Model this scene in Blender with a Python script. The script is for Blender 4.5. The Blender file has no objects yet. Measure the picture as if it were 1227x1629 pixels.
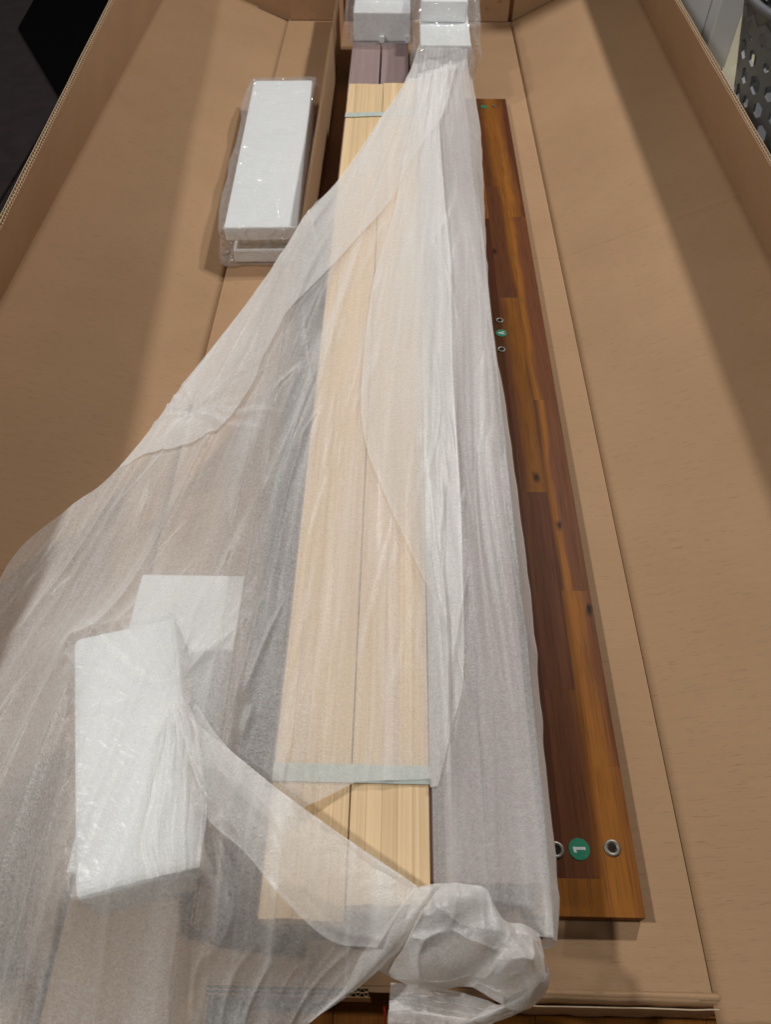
import bpy, bmesh, math, random
import numpy as np
from mathutils import Vector, Matrix
random.seed(7)
scene = bpy.context.scene
R = math.radians

# ------------------------------------------------------------------ camera
cam_d = bpy.data.cameras.new('camera')
cam = bpy.data.objects.new('camera', cam_d); scene.collection.objects.link(cam)
cam_d.sensor_fit = 'VERTICAL'; cam_d.sensor_height = 24.0
cam_d.lens = 24.0 * 1200.0 / 1629.0
cam_d.clip_start = 0.02; cam_d.clip_end = 60
cam.location = (0, 0, 0.8)
cam.rotation_euler = (R(90 - 52.298), 0, R(1.0949))
cam_d.dof.use_dof = True; cam_d.dof.focus_distance = 0.95; cam_d.dof.aperture_fstop = 8.0
scene.camera = cam

# ------------------------------------------------------------------ world and lamps (a room lit by two ceiling lamps)
w = bpy.data.worlds.new('World'); scene.world = w; w.use_nodes = True
bg = w.node_tree.nodes['Background']
bg.inputs['Color'].default_value = (1.0, 0.97, 0.93, 1); bg.inputs['Strength'].default_value = 0.036
def lamp(name, loc, aim, power, size, col):
    d = bpy.data.lights.new(name, 'AREA'); d.shape = 'DISK'; d.size = size; d.energy = power; d.color = col
    o = bpy.data.objects.new(name, d); scene.collection.objects.link(o); o.location = loc
    o.rotation_euler = (Vector(aim) - Vector(loc)).to_track_quat('-Z', 'Y').to_euler()
    return o
lamp('ceiling_lamp', (-1.62, 0.25, 2.30), (-0.2, 0.8, 0), 39, 0.16, (1.0, 0.985, 0.96))
lamp('ceiling_lamp', (1.22, 2.30, 2.30), (0.2, 0.9, 0), 48, 0.16, (1.0, 0.985, 0.96))

scene.view_settings.view_transform = 'Standard'; scene.view_settings.look = 'None'
scene.view_settings.exposure = 0.0; scene.view_settings.gamma = 1.0; scene.view_settings.use_curve_mapping = False
scene.cycles.use_denoising = True
scene.cycles.transparent_max_bounces = 32; scene.cycles.max_bounces = 10
scene.cycles.transmission_bounces = 8; scene.cycles.diffuse_bounces = 5
scene.cycles.caustics_reflective = False

# ------------------------------------------------------------------ helpers
COL = scene.collection
def tag(o, label=None, cat=None, group=None, kind=None):
    if label: o['label'] = label
    if cat: o['category'] = cat
    if group: o['group'] = group
    if kind: o['kind'] = kind
    return o
def empty(name, loc=(0, 0, 0)):
    o = bpy.data.objects.new(name, None); COL.objects.link(o); o.location = loc; o.empty_display_size = 0.05
    return o
def put(name, me, mat, parent=None, smooth=False, color=None):
    if isinstance(me, bmesh.types.BMesh):
        m = bpy.data.meshes.new(name); me.to_mesh(m); me.free(); me = m
    o = bpy.data.objects.new(name, me); COL.objects.link(o)
    if mat is not None and not me.materials: me.materials.append(mat)
    if parent is not None:
        o.parent = parent
        q = parent; off = Vector((0, 0, 0)); M = Matrix.Identity(4)
        chain = []
        while q is not None: chain.append(q); q = q.parent
        for c in reversed(chain):
            M = M @ c.matrix_parent_inverse @ c.matrix_basis
        o.matrix_parent_inverse = M.inverted()
    if smooth:
        me.polygons.foreach_set('use_smooth', [True] * len(me.polygons))
    if color: o.color = color
    return o
def mesh_pd(v, f):
    m = bpy.data.meshes.new('m'); m.from_pydata([tuple(map(float, p)) for p in v], [], f); m.update(); return m
def box(bm, x0, x1, y0, y1, z0, z1, bev=0.0, M=None, seg=2):
    r = bmesh.ops.create_cube(bm, size=1.0)
    vs = r['verts']
    for q in vs:
        q.co = Vector((x0 + (q.co.x + .5) * (x1 - x0), y0 + (q.co.y + .5) * (y1 - y0), z0 + (q.co.z + .5) * (z1 - z0)))
    if bev > 0:
        es = list({e for q in vs for e in q.link_edges})
        r2 = bmesh.ops.bevel(bm, geom=es, offset=bev, segments=seg, affect='EDGES', profile=.6)
        vs = list({q for f in r2['faces'] for q in f.verts} | {q for q in vs if q.is_valid})
        # whole island
        seen = set(vs); st = list(vs)
        while st:
            a = st.pop()
            for e in a.link_edges:
                b = e.other_vert(a)
                if b not in seen: seen.add(b); st.append(b)
        vs = list(seen)
    if M is not None:
        for q in vs: q.co = M @ q.co
    return vs
def boxo(name, dims, mat, parent=None, bev=0.0, color=None, M=None, seg=2):
    bm = bmesh.new(); box(bm, *dims, bev=bev, M=M, seg=seg)
    return put(name, bm, mat, parent, color=color)
def grid_mesh(P, thick=0.0, down=None):
    """P: (n,m,3) array of top points; thick>0 closes it into a sheet hanging below (or along `down`)."""
    n, m = P.shape[:2]
    idx = np.arange(n * m).reshape(n, m)
    f = [(int(idx[i, j]), int(idx[i + 1, j]), int(idx[i + 1, j + 1]), int(idx[i, j + 1])) for i in range(n - 1) for j in range(m - 1)]
    v = P.reshape(-1, 3)
    if thick > 0:
        k = n * m
        d = np.array(down if down is not None else (0, 0, -1.0)) * thick
        v2 = v + d
        f2 = [tuple(k + a for a in reversed(q)) for q in f]
        rim = []
        b = [idx[i, 0] for i in range(n)] + [idx[n - 1, j] for j in range(1, m)] + [idx[i, m - 1] for i in range(n - 2, -1, -1)] + [idx[0, j] for j in range(m - 2, 0, -1)]
        for a, c in zip(b, b[1:] + b[:1]): rim.append((int(c), int(a), int(a) + k, int(c) + k))
        v = np.concatenate([v, v2]); f = f + f2 + rim
    me = mesh_pd(v, f)
    bm = bmesh.new(); bm.from_mesh(me)
    if thick > 0: bmesh.ops.recalc_face_normals(bm, faces=bm.faces)
    bm.to_mesh(me); bm.free()
    return me
_T = np.random.RandomState(3).rand(256, 256)
def vn(x, y, s=0):
    x = np.asarray(x, float) + s * 17.31; y = np.asarray(y, float) + s * 9.77
    xi = np.floor(x).astype(int); yi = np.floor(y).astype(int); fx = x - xi; fy = y - yi
    fx = fx * fx * (3 - 2 * fx); fy = fy * fy * (3 - 2 * fy)
    a = _T[xi % 256, yi % 256]; b = _T[(xi + 1) % 256, yi % 256]; c = _T[xi % 256, (yi + 1) % 256]; d = _T[(xi + 1) % 256, (yi + 1) % 256]
    return (a * (1 - fx) + b * fx) * (1 - fy) + (c * (1 - fx) + d * fx) * fy
def cr(pts, n):
    """Catmull-Rom resample of a polyline to n points, even in arc length."""
    p = np.array(pts, float); q = np.vstack([2 * p[0] - p[1], p, 2 * p[-1] - p[-2]])
    out = []
    for i in range(1, len(q) - 2):
        for t in np.linspace(0, 1, 24, endpoint=False):
            a, b, c, d = q[i - 1], q[i], q[i + 1], q[i + 2]
            out.append(.5 * ((2 * b) + (c - a) * t + (2 * a - 5 * b + 4 * c - d) * t * t + (3 * b - a - 3 * c + d) * t ** 3))
    out.append(p[-1]); out = np.array(out)
    s = np.r_[0, np.cumsum(np.linalg.norm(np.diff(out, axis=0), axis=1))]
    u = np.linspace(0, s[-1], n)
    return np.stack([np.interp(u, s, out[:, k]) for k in range(out.shape[1])], 1)
def loft(curves, n, m):
    C = np.stack([cr(c, m) for c in curves])
    return np.stack([cr(C[:, j], n) for j in range(m)], 1)

# ------------------------------------------------------------------ materials
def mat(name):
    m = bpy.data.materials.new(name); m.use_nodes = True
    nt = m.node_tree; nt.nodes.clear()
    return m, nt
def N(nt, typ, **kw):
    n = nt.nodes.new(typ)
    for k, v in kw.items():
        if k.startswith('_'): setattr(n, k[1:], v)
        else: n.inputs[k.replace('__', ' ')].default_value = v
    return n
def L(nt, a, b): nt.links.new(a, b)
def coords(nt, scale=(1, 1, 1), rot=(0, 0, 0)):
    t = N(nt, 'ShaderNodeTexCoord'); m = N(nt, 'ShaderNodeMapping')
    m.inputs['Scale'].default_value = scale; m.inputs['Rotation'].default_value = rot
    L(nt, t.outputs['Object'], m.inputs['Vector']); return m.outputs['Vector']
def noise(nt, vec, scale, detail=3, rough=.55, dist=0):
    n = N(nt, 'ShaderNodeTexNoise', Scale=scale, Detail=detail, Roughness=rough, Distortion=dist)
    L(nt, vec, n.inputs['Vector']); return n.outputs['Fac']
def ramp(nt, fac, stops):
    n = N(nt, 'ShaderNodeValToRGB'); e = n.color_ramp.elements
    e[0].position, e[0].color = stops[0][0], (*stops[0][1], 1)
    e[1].position, e[1].color = stops[-1][0], (*stops[-1][1], 1)
    for p, c in stops[1:-1]:
        k = e.new(p); k.color = (*c, 1)
    L(nt, fac, n.inputs['Fac']); return n.outputs['Color']
def mixc(nt, fac, a, b, mode='MIX'):
    n = N(nt, 'ShaderNodeMix', _data_type='RGBA', _blend_type=mode)
    for s, i in ((fac, 0), (a, 6), (b, 7)):
        if hasattr(s, 'links'): L(nt, s, n.inputs[i])
        else: n.inputs[i].default_value = s if i == 0 else (*s, 1)
    return n.outputs[2]
def math_(nt, op, a, b=None, clamp=False):
    n = N(nt, 'ShaderNodeMath', _operation=op, _use_clamp=clamp)
    for s, i in ((a, 0), (b, 1)):
        if s is None: continue
        if hasattr(s, 'links'): L(nt, s, n.inputs[i])
        else: n.inputs[i].default_value = s
    return n.outputs[0]
def bump(nt, h, strength, dist=.001):
    b = N(nt, 'ShaderNodeBump', Strength=strength, Distance=dist); L(nt, h, b.inputs['Height']); return b.outputs['Normal']
def finish(nt, color, rough=.6, normal=None, spec=.4, metal=0.0, **kw):
    p = N(nt, 'ShaderNodeBsdfPrincipled', Metallic=metal)
    p.inputs['Specular IOR Level'].default_value = spec
    for s, k in ((color, 'Base Color'), (rough, 'Roughness')):
        if hasattr(s, 'links'): L(nt, s, p.inputs[k])
        else: p.inputs[k].default_value = (*s, 1) if k == 'Base Color' else s
    for k, v in kw.items(): p.inputs[k.replace('__', ' ')].default_value = v
    if normal is not None: L(nt, normal, p.inputs['Normal'])
    o = N(nt, 'ShaderNodeOutputMaterial'); L(nt, p.outputs[0], o.inputs['Surface'])
    return p

def make_cardboard(name, a, b):
    m, nt = mat(name)
    v = coords(nt)
    big = noise(nt, v, 5.0, 4)
    fib = noise(nt, coords(nt, (90, 420, 90)), 1.0, 3, .7)
    dash = noise(nt, coords(nt, (55, 700, 55)), 1.0, 2, .5)
    c = ramp(nt, big, [(.3, a), (.7, b)])
    c = mixc(nt, math_(nt, 'MULTIPLY', fib, .22), c, tuple(x * .62 for x in a))
    sc = ramp(nt, noise(nt, coords(nt, (7, 2.2, 7), (0, 0, .3)), 1.0, 5, .7, .8), [(.56, (0, 0, 0)), (.74, (1, 1, 1))])
    c = mixc(nt, math_(nt, 'MULTIPLY', sc, .10), c, tuple(x * 1.25 for x in b))
    dk = ramp(nt, dash, [(.62, (0, 0, 0)), (.74, (1, 1, 1))])
    c = mixc(nt, math_(nt, 'MULTIPLY', dk, .5), c, tuple(x * .45 for x in a))
    wv = N(nt, 'ShaderNodeTexWave', _wave_type='BANDS', _bands_direction='Y', Scale=22.0, Distortion=.6, Detail=1.0)
    L(nt, v, wv.inputs['Vector'])
    h = math_(nt, 'ADD', math_(nt, 'MULTIPLY', wv.outputs['Fac'], .25), math_(nt, 'MULTIPLY', fib, .5))
    finish(nt, c, .78, bump(nt, h, .45, .0009), .2)
    return m
M_card = make_cardboard('kraft_cardboard', (.40, .245, .135), (.45, .28, .158))
M_card2 = make_cardboard('kraft_cardboard_edge', (.56, .42, .28), (.64, .48, .33))

def make_film():
    m, nt = mat('milky_foam_film')
    v = coords(nt)
    g = noise(nt, v, 520.0, 2, .65)
    g2 = noise(nt, v, 210.0, 2, .6)
    st = noise(nt, coords(nt, (210, 7, 60)), 1.0, 3, .6, .3)
    patch = noise(nt, coords(nt, (9, 3, 6)), 1.0, 3, .6)
    patch = ramp(nt, patch, [(.45, (0, 0, 0)), (.68, (1, 1, 1))])
    cl = noise(nt, v, 13.0, 4, .6)
    lw = N(nt, 'ShaderNodeLayerWeight', Blend=.5)
    f = math_(nt, 'MULTIPLY', math_(nt, 'ADD', math_(nt, 'MULTIPLY', g, .7), math_(nt, 'MULTIPLY', g2, .3)), .62)
    f = math_(nt, 'ADD', f, math_(nt, 'MULTIPLY', math_(nt, 'MULTIPLY', math_(nt, 'SUBTRACT', st, .5), patch), .34))
    f = math_(nt, 'ADD', f, math_(nt, 'MULTIPLY', cl, .12))
    ga = N(nt, 'ShaderNodeAttribute', _attribute_type='GEOMETRY', _attribute_name='gather')
    f = math_(nt, 'ADD', f, math_(nt, 'MULTIPLY', ga.outputs['Fac'], .34))
    f = math_(nt, 'ADD', f, FILM_BASE)
    face = math_(nt, 'POWER', lw.outputs['Facing'], 2.5)
    f = math_(nt, 'ADD', f, math_(nt, 'MULTIPLY', face, .6), clamp=True)
    nm = bump(nt, math_(nt, 'ADD', g, math_(nt, 'MULTIPLY', math_(nt, 'MULTIPLY', st, patch), .5)), .34, .0014)
    p = N(nt, 'ShaderNodeBsdfPrincipled', Roughness=.30)
    p.inputs['Base Color'].default_value = (.97, .957, .932, 1); p.inputs['Specular IOR Level'].default_value = .6
    L(nt, nm, p.inputs['Normal'])
    t = N(nt, 'ShaderNodeBsdfTranslucent'); t.inputs['Color'].default_value = (.95, .94, .92, 1); L(nt, nm, t.inputs['Normal'])
    a = N(nt, 'ShaderNodeMixShader', Fac=.24); L(nt, p.outputs[0], a.inputs[1]); L(nt, t.outputs[0], a.inputs[2])
    tr = N(nt, 'ShaderNodeBsdfTransparent')
    x = N(nt, 'ShaderNodeMixShader'); L(nt, f, x.inputs['Fac']); L(nt, tr.outputs[0], x.inputs[1]); L(nt, a.outputs[0], x.inputs[2])
    o = N(nt, 'ShaderNodeOutputMaterial'); L(nt, x.outputs[0], o.inputs['Surface'])
    return m
FILM_BASE = 0.02
M_film = make_film()

def make_clear(name='clear_plastic_bag', gl=.085, df=.16, bs=1.0, rg=.07):
    m, nt = mat(name)
    v = coords(nt)
    n1 = noise(nt, coords(nt, (9, 14, 12)), 1.0, 3, .5, .8)
    n2 = noise(nt, coords(nt, (30, 60, 40), (0, 0, .6)), 1.0, 2, .5, .6)
    rd = math_(nt, 'POWER', math_(nt, 'SUBTRACT', 1.0, math_(nt, 'ABSOLUTE', math_(nt, 'SUBTRACT', math_(nt, 'MULTIPLY', n2, 2.0), 1.0))), 6.0)
    nm = bump(nt, math_(nt, 'ADD', n1, math_(nt, 'MULTIPLY', rd, .22)), bs, .014)
    g = N(nt, 'ShaderNodeBsdfGlossy', Roughness=rg); g.inputs['Color'].default_value = (.9, .9, .9, 1); L(nt, nm, g.inputs['Normal'])
    d = N(nt, 'ShaderNodeBsdfDiffuse'); d.inputs['Color'].default_value = (.95, .96, .96, 1); L(nt, nm, d.inputs['Normal'])
    tr = N(nt, 'ShaderNodeBsdfTransparent'); tr.inputs['Color'].default_value = (.975, .975, .975, 1)
    x0 = N(nt, 'ShaderNodeMixShader', Fac=df); L(nt, tr.outputs[0], x0.inputs[1]); L(nt, d.outputs[0], x0.inputs[2])
    x = N(nt, 'ShaderNodeMixShader', Fac=gl); L(nt, x0.outputs[0], x.inputs[1]); L(nt, g.outputs[0], x.inputs[2])
    o = N(nt, 'ShaderNodeOutputMaterial'); L(nt, x.outputs[0], o.inputs['Surface'])
    return m
M_clear = make_clear()
M_clear2 = make_clear('thin_clear_bag', .02, .04, .25, .25)

def make_foam():
    m, nt = mat('white_polystyrene')
    v = coords(nt)
    vo = N(nt, 'ShaderNodeTexVoronoi', Scale=210.0); L(nt, v, vo.inputs['Vector'])
    c = ramp(nt, noise(nt, v, 9, 3), [(.3, (.88, .905, .91)), (.7, (.92, .94, .945))])
    finish(nt, c, .8, bump(nt, vo.outputs['Distance'], .16, .001), .3)
    return m
M_foam = make_foam()

def make_slat():
    m, nt = mat('pale_bamboo_slat')
    oi = N(nt, 'ShaderNodeObjectInfo')
    t = N(nt, 'ShaderNodeTexCoord')
    ad = N(nt, 'ShaderNodeVectorMath', _operation='ADD'); cb = N(nt, 'ShaderNodeCombineXYZ')
    L(nt, math_(nt, 'MULTIPLY', oi.outputs['Random'], 7.0), cb.inputs['Y']); L(nt, t.outputs['Object'], ad.inputs[0]); L(nt, cb.outputs[0], ad.inputs[1])
    mp = N(nt, 'ShaderNodeMapping'); mp.inputs['Scale'].default_value = (420, 3.2, 200); L(nt, ad.outputs[0], mp.inputs['Vector'])
    mp2 = N(nt, 'ShaderNodeMapping'); mp2.inputs['Scale'].default_value = (1100, 6, 400); L(nt, ad.outputs[0], mp2.inputs['Vector'])
    g1 = noise(nt, mp.outputs[0], 1.0, 4, .6); g2 = noise(nt, mp2.outputs[0], 1.0, 2, .5)
    c = ramp(nt, g1, [(.25, (.60, .40, .20)), (.5, (.76, .55, .32)), (.75, (.83, .63, .39))])
    c = mixc(nt, math_(nt, 'MULTIPLY', ramp(nt, g2, [(.6, (0, 0, 0)), (.75, (1, 1, 1))]), .35), c, (.42, .23, .09))
    tint = N(nt, 'ShaderNodeHueSaturation', Saturation=1.0); L(nt, c, tint.inputs['Color'])
    L(nt, math_(nt, 'ADD', math_(nt, 'MULTIPLY', oi.outputs['Random'], .12), .94), tint.inputs['Value'])
    finish(nt, tint.outputs[0], .5, bump(nt, g1, .12, .0006), .35)
    return m
M_slat = make_slat()

def make_mauve():
    m, nt = mat('mauve_grey_plank')
    g = noise(nt, coords(nt, (160, 4, 160)), 1.0, 4, .6)
    c = ramp(nt, g, [(.3, (.275, .193, .185)), (.7, (.345, .25, .238))])
    finish(nt, c, .62, bump(nt, g, .15, .0006), .3)
    return m
M_mauve = make_mauve()

def make_acacia():
    m, nt = mat('stained_acacia')
    oi = N(nt, 'ShaderNodeObjectInfo')
    t = N(nt, 'ShaderNodeTexCoord')
    sp = N(nt, 'ShaderNodeSeparateXYZ'); L(nt, t.outputs['Object'], sp.inputs[0])
    cb = N(nt, 'ShaderNodeCombineXYZ'); L(nt, math_(nt, 'MULTIPLY', oi.outputs['Random'], 11.0), cb.inputs['Y']); L(nt, math_(nt, 'MULTIPLY', oi.outputs['Random'], 3.0), cb.inputs['X'])
    ad = N(nt, 'ShaderNodeVectorMath', _operation='ADD'); L(nt, t.outputs['Object'], ad.inputs[0]); L(nt, cb.outputs[0], ad.inputs[1])
    def mp(s):
        k = N(nt, 'ShaderNodeMapping'); k.inputs['Scale'].default_value = s; L(nt, ad.outputs[0], k.inputs['Vector']); return k.outputs[0]
    def attr(n): k = N(nt, 'ShaderNodeAttribute', _attribute_type='OBJECT', _attribute_name=n); return k.outputs['Fac']
    warp = math_(nt, 'MULTIPLY', math_(nt, 'SUBTRACT', noise(nt, mp((14, 5.0, 10)), 1.0, 2, .5), .5), .026)
    x = math_(nt, 'ADD', sp.outputs['X'], warp)
    med = noise(nt, mp((150, 3.5, 60)), 1.0, 4, .6, .3)
    fine = noise(nt, mp((800, 14, 300)), 1.0, 3, .6)
    cloud = noise(nt, mp((40, 14, 30)), 1.0, 3, .6)
    d = math_(nt, 'DIVIDE', math_(nt, 'ABSOLUTE', math_(nt, 'SUBTRACT', x, attr('flame_x'))), attr('flame_w'))
    d = math_(nt, 'ADD', d, math_(nt, 'MULTIPLY', math_(nt, 'SUBTRACT', med, .5), .9))
    fl = ramp(nt, math_(nt, 'MULTIPLY', d, .5), [(.22, (1, 1, 1)), (.85, (0, 0, 0))])
    base = mixc(nt, math_(nt, 'MULTIPLY', med, .6), oi.outputs['Color'], (.040, .015, .009))
    org = mixc(nt, cloud, (.22, .078, .015), (.34, .135, .028))
    c = mixc(nt, fl, base, org)
    c = mixc(nt, math_(nt, 'MULTIPLY', ramp(nt, fine, [(.50, (0, 0, 0)), (.66, (1, 1, 1))]), .42), c, (.028, .013, .008))
    # a knot where the strip has one
    kx = math_(nt, 'DIVIDE', math_(nt, 'SUBTRACT', math_(nt, 'ADD', sp.outputs['X'], math_(nt, 'MULTIPLY', warp, .25)), attr('knot_x')), .0055)
    ky = math_(nt, 'DIVIDE', math_(nt, 'SUBTRACT', sp.outputs['Y'], attr('knot_y')), .012)
    kd = math_(nt, 'SQRT', math_(nt, 'ADD', math_(nt, 'MULTIPLY', kx, kx), math_(nt, 'MULTIPLY', ky, ky)))
    kd = math_(nt, 'ADD', kd, math_(nt, 'MULTIPLY', math_(nt, 'SUBTRACT', noise(nt, mp((260, 90, 100)), 1.0, 3), .5), 1.6))
    c = mixc(nt, ramp(nt, kd, [(.15, (1, 1, 1)), (1.0, (0, 0, 0))]), c, (.022, .012, .011))
    finish(nt, c, math_(nt, 'ADD', math_(nt, 'MULTIPLY', med, .2), .34), bump(nt, fine, .10, .0005), .05)
    return m
M_acacia = make_acacia()

def simple(name, col, rough=.5, metal=0., spec=.5, nscale=0, namp=.15, **kw):
    m, nt = mat(name)
    if nscale:
        n = noise(nt, coords(nt), nscale, 4)
        c = ramp(nt, n, [(.3, tuple(x * (1 - namp) for x in col)), (.7, tuple(min(1, x * (1 + namp)) for x in col))])
        finish(nt, c, rough, bump(nt, n, .1, .001), spec, metal, **kw)
    else: finish(nt, col, rough, None, spec, metal, **kw)
    return m
M_strap = simple('pale_green_strap', (.50, .55, .50), .6, nscale=120, namp=.08)
M_green = simple('green_sticker', (.012, .24, .12), .35, nscale=60, namp=.08)
M_print = simple('white_print', (.70, .74, .72), .5)
M_metal = simple('zinc_insert', (.22, .20, .165), .45, .7, nscale=300, namp=.2)
M_hole = simple('dark_socket', (.02, .016, .012), .6, spec=.08)
M_knot = simple('wood_knot', (.035, .02, .016), .5, nscale=200, namp=.4)
M_black = simple('black_satin_lacquer', (.020, .015, .015), .30, nscale=30, namp=.2)
M_black2 = simple('reflection_black', (.0015, .0015, .0015), .9, spec=.02)  # black that paints the dark reflection on the bench top
M_tile = simple('cream_tile', (.44, .40, .29), .35, nscale=14, namp=.06)
M_white = simple('white_enamel', (.66, .66, .69), .35, nscale=3, namp=.03)
M_basket = simple('grey_plastic', (.13, .13, .138), .42, nscale=40, namp=.08)
M_red = simple('red_thread', (.55, .02, .02), .6)

# ------------------------------------------------------------------ the room floor
bm = bmesh.new(); box(bm, -6, 6, -4, 9, -.16, -.08)
tag(put('floor', bm, M_tile), kind='structure')

# ------------------------------------------------------------------ the cardboard box
YN, YF = 0.078, 2.30
bx = tag(empty('cardboard_box', (0, 1.2, -.012)), 'long open brown corrugated box with splayed side panels holding the packed parts', 'box')
ys = np.unique(np.r_[np.linspace(YN, YF, 90), np.linspace(1.19, 1.215, 11)])
def crease(y, y0=1.203, a=.0011, s=.0028): return -a * np.exp(-((y - y0) / s) ** 2)
def sheet(pa, pb, nu, y, wob, seed, thick, down, skew=0.0, name='side_panel', material=None, sd=1):
    u = np.linspace(0, 1, nu)
    U, Y = np.meshgrid(u, y, indexing='ij')
    A = np.array([pa(t) for t in y]); B = np.array([pb(t) for t in y])
    X = A[None, :, 0] * (1 - U) + B[None, :, 0] * U; Z = A[None, :, 1] * (1 - U) + B[None, :, 1] * U
    edge = np.sin(np.pi * U) ** .5
    Z = Z + edge * wob * (vn(U * 2.2, Y * 3.1, seed) - .5) * 2 + crease(Y + skew * U)
    P = np.stack([X, Y, Z], -1)
    return grid_mesh(P, thick, down)
# bottom: thick sheet whose near edge bends over
yb = np.r_[ys]
me = sheet(lambda t: (-.306, 0), lambda t: (.292, 0), 40, yb, .0012, 1, .006, (0, 0, -1))
put('floor_panel', me, M_card, bx)
put('side_panel', sheet(lambda t: (.2918, -.0026), lambda t: (.5625, .132), 26, np.unique(np.r_[.052, .058, .066, ys]), .0022, 2, .006, (.55, 0, -.8), .01), M_card, bx, True)
put('side_panel', sheet(lambda t: (-.3062, -.0020), lambda t: (-.586, .1124), 26, ys, .0022, 3, .006, (-.55, 0, -.8), .06), M_card, bx, True)
boxo('floor_flap', (-.306, -.1600, -.12, .0800, -.0064, -.0004), M_card, bx)
put('side_flap', sheet(lambda t: (-.3062, -.0020), lambda t: (-.586, .1124), 16, np.linspace(-.12, .0775, 12), .001, 3, .006, (-.55, 0, -.8)), M_card, bx, True)
def lip(base, top, sgn, y0, y1):
    ya = np.linspace(y0, y1, 60)
    g = empty('edge_flap', (0, 0, 0)); g.parent = bx; g.matrix_parent_inverse = bx.matrix_basis.inverted()
    offs = (0, .0042, .0092)
    for k, o in enumerate(offs):
        U, Y = np.meshgrid(np.linspace(0, 1, 5), ya, indexing='ij')
        b = np.array([base(t) for t in ya]); tp = np.array([top(t) for t in ya])
        X = b[None, :, 0] * (1 - U) + tp[None, :, 0] * U + sgn * (o) + .0007 * (vn(Y * 25, U + k, 4) - .5); Z = b[None, :, 1] * (1 - U) + tp[None, :, 1] * U + .0012 * (vn(Y * 30, U * 0, 5 + k) - .5)
        put('liner', grid_mesh(np.stack([X, Y, Z], -1), .0006, (sgn, 0, 0)), M_card if k == 0 else M_card2, g)
    for k, (o0, o1, per) in enumerate(((.0006, .0042, .0074), (.0048, .0092, .0088))):
        n = int((y1 - y0) / per * 8); yy = np.linspace(y0, y1, n)
        ph = yy / per * 2 * math.pi + .6 * np.sin(yy * 13)
        tp = np.array([top(t) for t in yy]); bs = np.array([base(t) for t in yy])
        xo = o0 + (o1 - o0) * (.5 + .5 * np.cos(ph))
        rows = []
        for q, dz in ((1.0, -.0006), (.55, 0)):
            rows.append(np.stack([bs[:, 0] * (1 - q) + tp[:, 0] * q + sgn * xo, yy, bs[:, 1] * (1 - q) + tp[:, 1] * q + dz], 1))
        put('corrugation', grid_mesh(np.stack(rows), .0004, (sgn, 0, 0)), M_card2, g)
    return g
lip(lambda t: (.5628, .1290), lambda t: (.5204, .2600), 1, YN, YF)
lip(lambda t: (-.5862, .1094), lambda t: (-.510 - .052 * (t - .9), .260), -1, YN, YF)
# far end wall and its folded corner
boxo('end_panel', (-.60, .56, YF + .002, YF + .009, -.006, .17), M_card, bx)
boxo('corner_flap', (-.300, -.120, YF - .010, YF - .004, .002, .15), M_card, bx)
boxo('corner_flap', (.150, .285, YF - .012, YF - .006, .002, .15), M_card, bx)
# near end: the flap bends down on the right, a short corrugated stub stands on the left
u = np.linspace(.030, .300, 60)
prof = [(0.0785, -.0002), (.0745, .0006), (.0715, -.001), (.0700, -.005), (.0690, -.014), (.0680, -.030), (.0672, -.048)]
def flap(off, wig):
    P = np.zeros((len(prof), len(u), 3))
    for i, (yy, zz) in enumerate(prof):
        f = min(1, i / 2)
        P[i, :, 0] = u; P[i, :, 1] = yy - off + wig * (vn(u * 60, i * .3 + u * 0, 6) - .5) * f + .004 * f * (.3 - u) ; P[i, :, 2] = zz + .0025 * f * (vn(u * 22, u * 0, 8) - .5)
    return P
put('near_flap', grid_mesh(flap(0, .0012), .0022, (0, -.9, -.4)), M_card, bx, True)
U = np.linspace(.034, .298, 70)
P = np.stack([np.stack([U, .0665 + .004 * (.3 - U) - .0016 * vn(U * 45, U * 0, 9), .0022 * vn(U * 30, U * 0, 10) - .002], 1), np.stack([U, .0640 + .004 * (.3 - U) - .002 * vn(U * 70, U * 0, 11), U * 0 - .045], 1)])
boxo('floor_fill', (-.1598, .0295, .0729, .0776, -.006, -.0006), M_card, bx)
put('torn_liner', grid_mesh(P, .0010, (0, -1, 0)), M_card2, bx)
bm = bmesh.new()
yy0 = .066
for o in (0, .0034, .0068): box(bm, -.158, -.0145 - .002 * (o > .003), yy0 + o, yy0 + o + .0006, -.01, .030 + (.0006 if o == .0034 else 0))
put('near_stub', bm, M_card, bx)
xx = np.linspace(-.158, -.016, 200)
for o0, o1, per in ((.0006, .0034, .0072), (.0040, .0068, .0072)):
    yo = yy0 + o0 + (o1 - o0) * (.5 + .5 * np.cos(xx / per * 2 * math.pi))
    P = np.stack([np.stack([xx, yo, xx * 0 + .0297], 1), np.stack([xx, yo, xx * 0 + .010], 1)])
    put('corrugation', grid_mesh(P, .0004, (0, 1, 0)), M_card2, bx)

# ------------------------------------------------------------------ divider
dv = tag(empty('cardboard_divider', (-.157, 1.2, 0)), 'upright brown cardboard divider standing left of the pale slats', 'divider')
yd = np.linspace(.105, 2.285, 120)
for k, o in enumerate((0, .0034)):
    P = np.stack([np.stack([yd * 0 - .1590 + o + .0012 * (vn(yd * 4, yd * 0, 12) - .5), yd, yd * 0 + z + .0012 * (vn(yd * 14, yd * 0, 13 + k) - .5)], 1) for z in (.002, .06, .12)])
    put('liner', grid_mesh(P, .0006, (1, 0, 0)), M_card, dv)
yy = np.linspace(.105, 2.285, 2200)
xo = -.1590 + .0007 + .0026 * (.5 + .5 * np.cos(yy / .0072 * 2 * math.pi)) + .0012 * (vn(yy * 4, yy * 0, 12) - .5)
put('corrugation', grid_mesh(np.stack([np.stack([xo, yy, yy * 0 + .1192], 1), np.stack([xo, yy, yy * 0 + .095], 1)]), .0004, (1, 0, 0)), M_card2, dv)

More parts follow.
